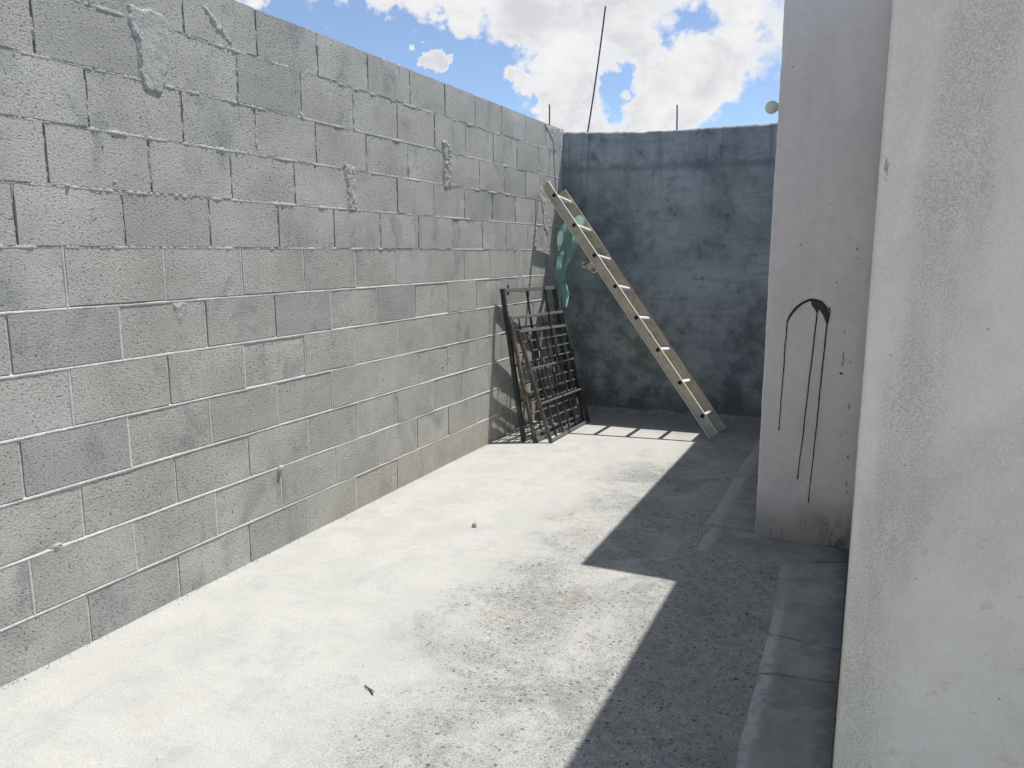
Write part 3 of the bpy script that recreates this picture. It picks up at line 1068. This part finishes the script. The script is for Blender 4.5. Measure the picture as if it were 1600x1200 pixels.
def slab(poly, slope_edges, h, seed):
    """poly: plan corners; slope_edges: indices of edges that slope down to the floor"""
    bm = bmesh.new()
    n = len(poly)
    sub = []
    for i in range(n):
        a, b = Vector(poly[i] + (0,)), Vector(poly[(i + 1) % n] + (0,))
        m_ = max(1, int((b - a).length / .05))
        for k in range(m_):
            sub.append((a + (b - a) * k / m_, i))
    cx = sum(q[0].x for q in sub) / len(sub)
    cy = sum(q[0].y for q in sub) / len(sub)
    lo, hi = [], []
    for q, i in sub:
        j = .004 * fb(q.x * 9, q.y * 9, seed)
        lo.append(bm.verts.new((q.x + j, q.y + j, -.003)))
        ins = .012
        px, py = q.x, q.y
        for e in range(n):
            a, b = Vector(poly[e]), Vector(poly[(e + 1) % n])
            d = (b - a).normalized()
            nrm = Vector((-d.y, d.x))
            if nrm.dot(Vector((cx, cy)) - a) < 0:
                nrm = -nrm
            dist = nrm.dot(Vector((px, py)) - a)
            want = .055 + .010 * fb(q.x * 7, q.y * 7, seed + 2) if e in slope_edges else .004
            if dist < want:
                px += nrm.x * (want - dist)
                py += nrm.y * (want - dist)
        hi.append(bm.verts.new((px, py, h + .0008 * fb(px * 5, py * 5, seed + 5))))
    m_ = len(lo)
    for i in range(m_):
        bm.faces.new((lo[i], lo[(i + 1) % m_], hi[(i + 1) % m_], hi[i]))
    bm.faces.new(hi)
    bmesh.ops.recalc_face_normals(bm, faces=bm.faces)
    return mesh_obj('skirt_slab', bm, SKIRT, skirt)


slab([(2.23, -3.0), (2.49, -3.0), (2.49, 2.553), (2.225, 2.522)], [3], .006, 1)
slab([(2.225, 2.530), (2.49, 2.562), (2.49, 2.790), (2.222, 2.812)], [3], .008, 2)
slab([(2.221, 2.819), (2.49, 2.797), (2.49, 3.66), (2.205, 3.538)], [3], .007, 3)
slab([(1.782, 3.530), (2.205, 3.545), (2.49, 3.668), (2.49, 3.824), (2.058, 3.824), (2.05, 3.90), (1.784, 3.90)], [0, 6], .009, 4)
slab([(1.784, 3.905), (2.051, 3.905), (2.051, 4.86), (1.786, 4.875)], [3], .008, 5)
slab([(1.786, 4.882), (2.051, 4.868), (2.051, 6.35), (1.80, 6.35)], [3], .006, 6)

# ---------------------------------------------------------------- ladder
RD = Vector((0.0358, 0.9902, -0.1347)).normalized()
FOOT = Vector((1.512, 5.72, .050))
TIP = Vector((.046, 5.925, 1.948))
AX = (TIP - FOOT).normalized()
RD = (RD - AX * RD.dot(AX)).normalized()
WN = RD.cross(AX).normalized()
if WN.z < 0:
    WN = -WN
LEN = (TIP - FOOT).length
WID = .37
lad = thing('ladder', 'dusty beige aluminium ladder leaning against the block wall in the far corner', 'ladder', FOOT)


def stile(org, side):
    bm = bmesh.new()
    mid = org + AX * (LEN / 2)
    obox(bm, mid, (AX, WN, RD), (LEN / 2, .036, .0015))
    for s in (-1, 1):
        obox(bm, mid + WN * (s * .0362) + RD * (side * .0055), (AX, WN, RD), (LEN / 2, .0015, .0085))
    for f in bm.faces:                         # near flanges take the paler metal, painting in their lit edges
        f.material_index = 1 if side < 0 and abs((f.calc_center_median() - mid).dot(WN)) > .0345 else 0
    return mesh_obj('stile', bm, [ALU, SUNLIT_ALU], lad)


stile(FOOT, -1)
stile(FOOT + RD * WID, 1)
for i in range(8):
    c = FOOT + AX * (LEN - .125 - .302 * i) + WN * .010
    bm = bmesh.new()
    tube(bm, [c - RD * .0035, c + RD * (WID + .0035)], .0170, 14, False)
    rg = mesh_obj('rung', bm, SUNLIT_ALU, lad, True)
    for q in (c - RD * .0030, c + RD * (WID + .0030)):
        bm = bmesh.new()
        lathe(bm, [(-.0006, .0160), (.0006, .0160)], q, RD, 14)
        mesh_obj('rung_shade_cap', bm, HOLLOW_SHADE, rg)  # solid dark disc standing in for the shade inside the rung
# the catch of the ladder: bent plate and wire loop under the third rung
bm = bmesh.new()
hc = FOOT + AX * (LEN - .125 - .302 * 2 - .04) + RD * .05
a = hc - WN * .02
bar(bm, a, a - WN * .085 + AX * .01, .05, .004, RD)
mesh_obj('hook_plate', bm, ALU, lad)
bm = bmesh.new()
q0 = hc - WN * .03 - AX * .06
tube(bm, [q0, q0 - WN * .05, q0 - WN * .062 + AX * .02, q0 - WN * .066 + AX * .05, q0 - WN * .10 + AX * .10, q0 - WN * .095 + AX * .125, q0 - WN * .07 + AX * .12], .004, 6)
tube(bm, [q0 - WN * .066 + AX * .05, q0 - WN * .02 + AX * .085], .004, 6)
mesh_obj('catch_hook', bm, ALU, lad, True)

# ---------------------------------------------------------------- window grilles
GG = 'window grilles stacked against the block wall'


def grille(label, A, B, Cc, D, post_m, rail_m, bar_m, pw, vs, hs, bw, collars, tab=False):
    """A near foot, B near top, Cc far top, D far foot"""
    A, B, Cc, D = map(Vector, (A, B, Cc, D))
    root = thing('window_grille', label, 'grille', (A + D) / 2, GG)

    def P(s, t):
        return (A * (1 - s) + D * s) * (1 - t) + (B * (1 - s) + Cc * s) * t
    nrm = (D - A).cross(B - A).normalized()

    def piece(name, a, b, w, d, m, off=0.0, bev=.0015):
        bm = bmesh.new()
        bar(bm, a + nrm * off, b + nrm * off, w, d, nrm, bev)
        return mesh_obj(name, bm, m, root)
    piece('frame_post', P(0, 0), P(0, 1), pw, pw, post_m)
    piece('frame_post', P(1, 0), P(1, 1), pw, pw, BLACK)
    e = .5 * pw / .82
    piece('top_rail', P(e, 1 - .012), P(1 - e, 1 - .012), pw * .9, pw * .9, rail_m)
    piece('bottom_rail', P(e, .016), P(1 - e, .016), pw * .9, pw * .9, rail_m)
    for t in hs:
        piece('cross_bar', P(e, t), P(1 - e, t), bw * 1.1, bw * (2.0 if tab else 1.1), BLACK if tab else rail_m, bw * .45, .0008)
    for s in vs:
        piece('upright_bar', P(s, .025), P(s, .98), bw, bw, bar_m, -bw * .45, .0008)
    for (s, t) in collars:
        c = P(s, t) - nrm * bw * .45
        ax = (P(s, t + .01) - P(s, t)).normalized()
        bm = bmesh.new()
        r0 = bw * .62 if 0 < s < 1 else pw * .56
        lathe(bm, [(-.022, r0 * .8), (-.019, r0 * 1.25), (-.012, r0 * 1.25), (-.009, r0 * .85), (-.004, r0 * 1.1), (0, r0 * 1.6), (.004, r0 * 1.1), (.009, r0 * .85), (.012, r0 * 1.25), (.019, r0 * 1.25), (.022, r0 * .8)], c, ax, 10)
        mesh_obj('collar', bm, RUST, root, True)
    if tab:
        bm = bmesh.new()
        q = P(.10, 1.0)
        bar(bm, q - Vector((0, 0, .05)), q + Vector((0, 0, .028)), .012, .012, nrm, .001)
        mesh_obj('hinge_pin', bm, RUSTY, root)
    return root


grille('tallest black window grille leaning directly on the block wall behind the other two',
       (.213, 5.14, .0), (.040, 5.13, 1.140), (.125, 5.94, 1.128), (.305, 5.95, .0), BLACK, DUSTY, BLACK, .030,
       [.45, .82], [.27, .50, .74], .014, [], True)
grille('middle height window grille with rusty brown near post between the other two grilles',
       (.306, 5.14, .0), (.090, 5.14, .935), (.198, 5.95, .930), (.388, 5.965, .0), RUSTY, DUSTY, BLACK, .025,
       [.16, .38, .60, .82], [.07, .15, .23, .31, .39, .47, .55, .63, .71, .79], .010, [(.22, .45), (.0, .36)])
grille('shortest window grille with orange rusty collars at the front of the stack',
       (.413, 5.19, .0), (.140, 5.19, .832), (.222, 5.955, .815), (.436, 5.97, .0), WORN, DUSTY, BLACK, .024,
       [.17, .34, .51, .68, .85], [.345, .655], .013,
       [(.0, .64), (.17, .93), (.17, .16), (.34, .70), (.51, .60), (.51, .36), (.85, .24), (.0, .34)])

# ---------------------------------------------------------------- teal cloth
bm = bmesh.new()
prof = [(1.70, .150, .235), (1.675, .110, .275), (1.645, .080, .290), (1.58, .063, .298), (1.53, .078, .300), (1.45, .098, .276), (1.38, .106, .255), (1.32, .100, .236),
        (1.27, .098, .215), (1.215, .100, .200), (1.16, .119, .208), (1.11, .138, .226), (1.05, .158, .222), (1.00, .175, .205), (.975, .186, .195)]
n = 22
rows = []
for i in range(len(prof) * 3 - 2):
    f = i / 3.0
    k = min(int(f), len(prof) - 2)
    f -= k
    z, xl, xr = [prof[k][c] * (1 - f) + prof[k + 1][c] * f for c in range(3)]
    row = []
    pinch = 1 - .75 * math.exp(-((z - 1.24) / .09) ** 2)
    for j in range(n + 1):
        s = j / n
        x = xl + (xr - xl) * s + .006 * fb(z * 12, s * 3, 2)
        fold = .030 * pinch * math.sin(s * 7.5 + z * 7 + 1.0) + .020 * pinch * math.sin(s * 15 - z * 13) + .022 * (1 - 2 * abs(fb(s * 2.6 + z * 2, z * 5, 6))) * pinch + .010 * (1 - 2 * abs(fb(s * 6 - z * 5, z * 9, 4))) + .008 * fb(s * 11, z * 34, 8)
        y = 6.03 + fold + .05 * (1 - s) * pinch - .03 * math.sin(s * 3.14)
        y += .40 * max(0, z - 1.28) + .8 * max(0, z - 1.63) - .03
        zz = z + .018 * math.sin(s * 9) * (1 if i < 4 else .5) - (.035 * s if z < 1.05 else 0) + .012 * fb(s * 6, z * 4, 9)
        row.append(bm.verts.new((x, y, zz)))
    rows.append(row)
for A, B in zip(rows, rows[1:]):
    for j in range(n):
        f = bm.faces.new((A[j], A[j + 1], B[j + 1], B[j]))
        f.smooth = True
bmesh.ops.solidify(bm, geom=list(bm.faces), thickness=.003)
cl = mesh_obj('tarpaulin', bm, CLOTH, None, True)
tag(cl, 'crumpled teal tarpaulin hanging from the upper part of the ladder', 'tarpaulin')

# ---------------------------------------------------------------- rebars sticking out of the wall tops
RG = 'rebars standing on the wall tops'


def rebar(label, a, b, bend, r):
    a, b = Vector(a), Vector(b)
    bm = bmesh.new()
    m_ = max(8, int((b - a).length / .012))
    pts, rad = [], []
    for i in range(m_ + 1):
        f = i / m_
        pts.append(a + (b - a) * f + Vector((bend * math.sin(f * math.pi), 0, 0)))
        rad.append(r * (1.0 if i % 2 else .86))
    tube(bm, pts, rad, 7)
    o = mesh_obj('rebar', bm, REBAR, None, True)
    tag(o, label, 'rebar', RG)


rebar('long leaning rebar rising highest into the sky above the slate blue wall', (.183, back_y(.19) + .07, 2.36), (.322, back_y(.19) + .10, 3.43), .006, .0075)
rebar('short upright rebar on the slate blue wall right of the long one', (.952, back_y(.95) + .06, 2.35), (.947, back_y(.95) + .06, 2.60), .001, .0065)
rebar('short upright rebar on top of the block wall near the far corner', (-.07, 6.296, 2.40), (-.07, 6.294, 2.634), .001, .0065)

# ---------------------------------------------------------------- bulb on the side of the pillar
lb = thing('light_bulb', 'round unlit frosted bulb on the side of the house pillar above the slate blue wall', 'bulb', (2.055, 3.95, 2.078))
bm = bmesh.new()
prof = [(-.006, .002)]
R_ = .030
for i in range(1, 12):
    a = math.pi * i / 14
    prof.append((R_ * (1 - math.cos(a)) - .006, R_ * math.sin(a)))
prof += [(.058, .014), (.068, .013)]
lathe(bm, prof, (1.988, 3.95, 2.078), (1, 0, 0), 20)
mesh_obj('globe', bm, GLOBE, lb, True)
bm = bmesh.new()
lathe(bm, [(0, .016), (.002, .018), (.012, .018), (.016, .026), (.020, .026)], (2.0495, 3.95, 2.078), (1, 0, 0), 16)
mesh_obj('socket', bm, SOCKET, lb, True)

# ---------------------------------------------------------------- litter on the floor
bm = bmesh.new()
lathe(bm, [(0, .009), (.003, .0125), (.012, .0130), (.015, .009), (.016, .0065), (.021, .0068), (.022, .005)], (.715, 3.372, .001), (.25, -.15, 1), 12)
o = mesh_obj('spool', bm, NUTM, None, True)
tag(o, 'tiny brown spool shaped nut lying alone on the sunlit floor', 'nut')
bm = bmesh.new()
tube(bm, [(1.075, 1.905, .004), (1.09, 1.893, .007), (1.105, 1.889, .005), (1.128, 1.872, .006), (1.136, 1.866, .004)], [.0012, .0022, .0028, .002, .001], 6)
tube(bm, [(1.105, 1.889, .005), (1.117, 1.887, .006), (1.128, 1.884, .004)], [.0022, .0017, .0009], 6)
o = mesh_obj('twig', bm, TWIG, None, True)
tag(o, 'small forked dry twig lying on the sunlit floor in the foreground', 'twig')

bm = bmesh.new()
for i in range(420):
    y = random.uniform(.8, 6.2)
    x = .004 + abs(random.gauss(0, .018)) if i < 300 else random.uniform(.05, 2.2)
    r = random.uniform(.0012, .0042) * (1 if i < 300 else .8)
    q = Vector((x, y, r * .4 + .003))
    vs = [bm.verts.new(q + Vector(d) * r * random.uniform(.6, 1.2)) for d in ((1, 0, 0), (-1, 0, 0), (0, 1, 0), (0, -1, 0), (0, 0, .8), (0, 0, -.8))]
    for a, b, c in ((0, 2, 4), (2, 1, 4), (1, 3, 4), (3, 0, 4), (2, 0, 5), (1, 2, 5), (3, 1, 5), (0, 3, 5)):
        bm.faces.new((vs[a], vs[b], vs[c]))
o = mesh_obj('grit', bm, MORTAR_HI)
tag(o, 'loose mortar grit scattered along the foot of the block wall', 'grit')
o['kind'] = 'stuff'
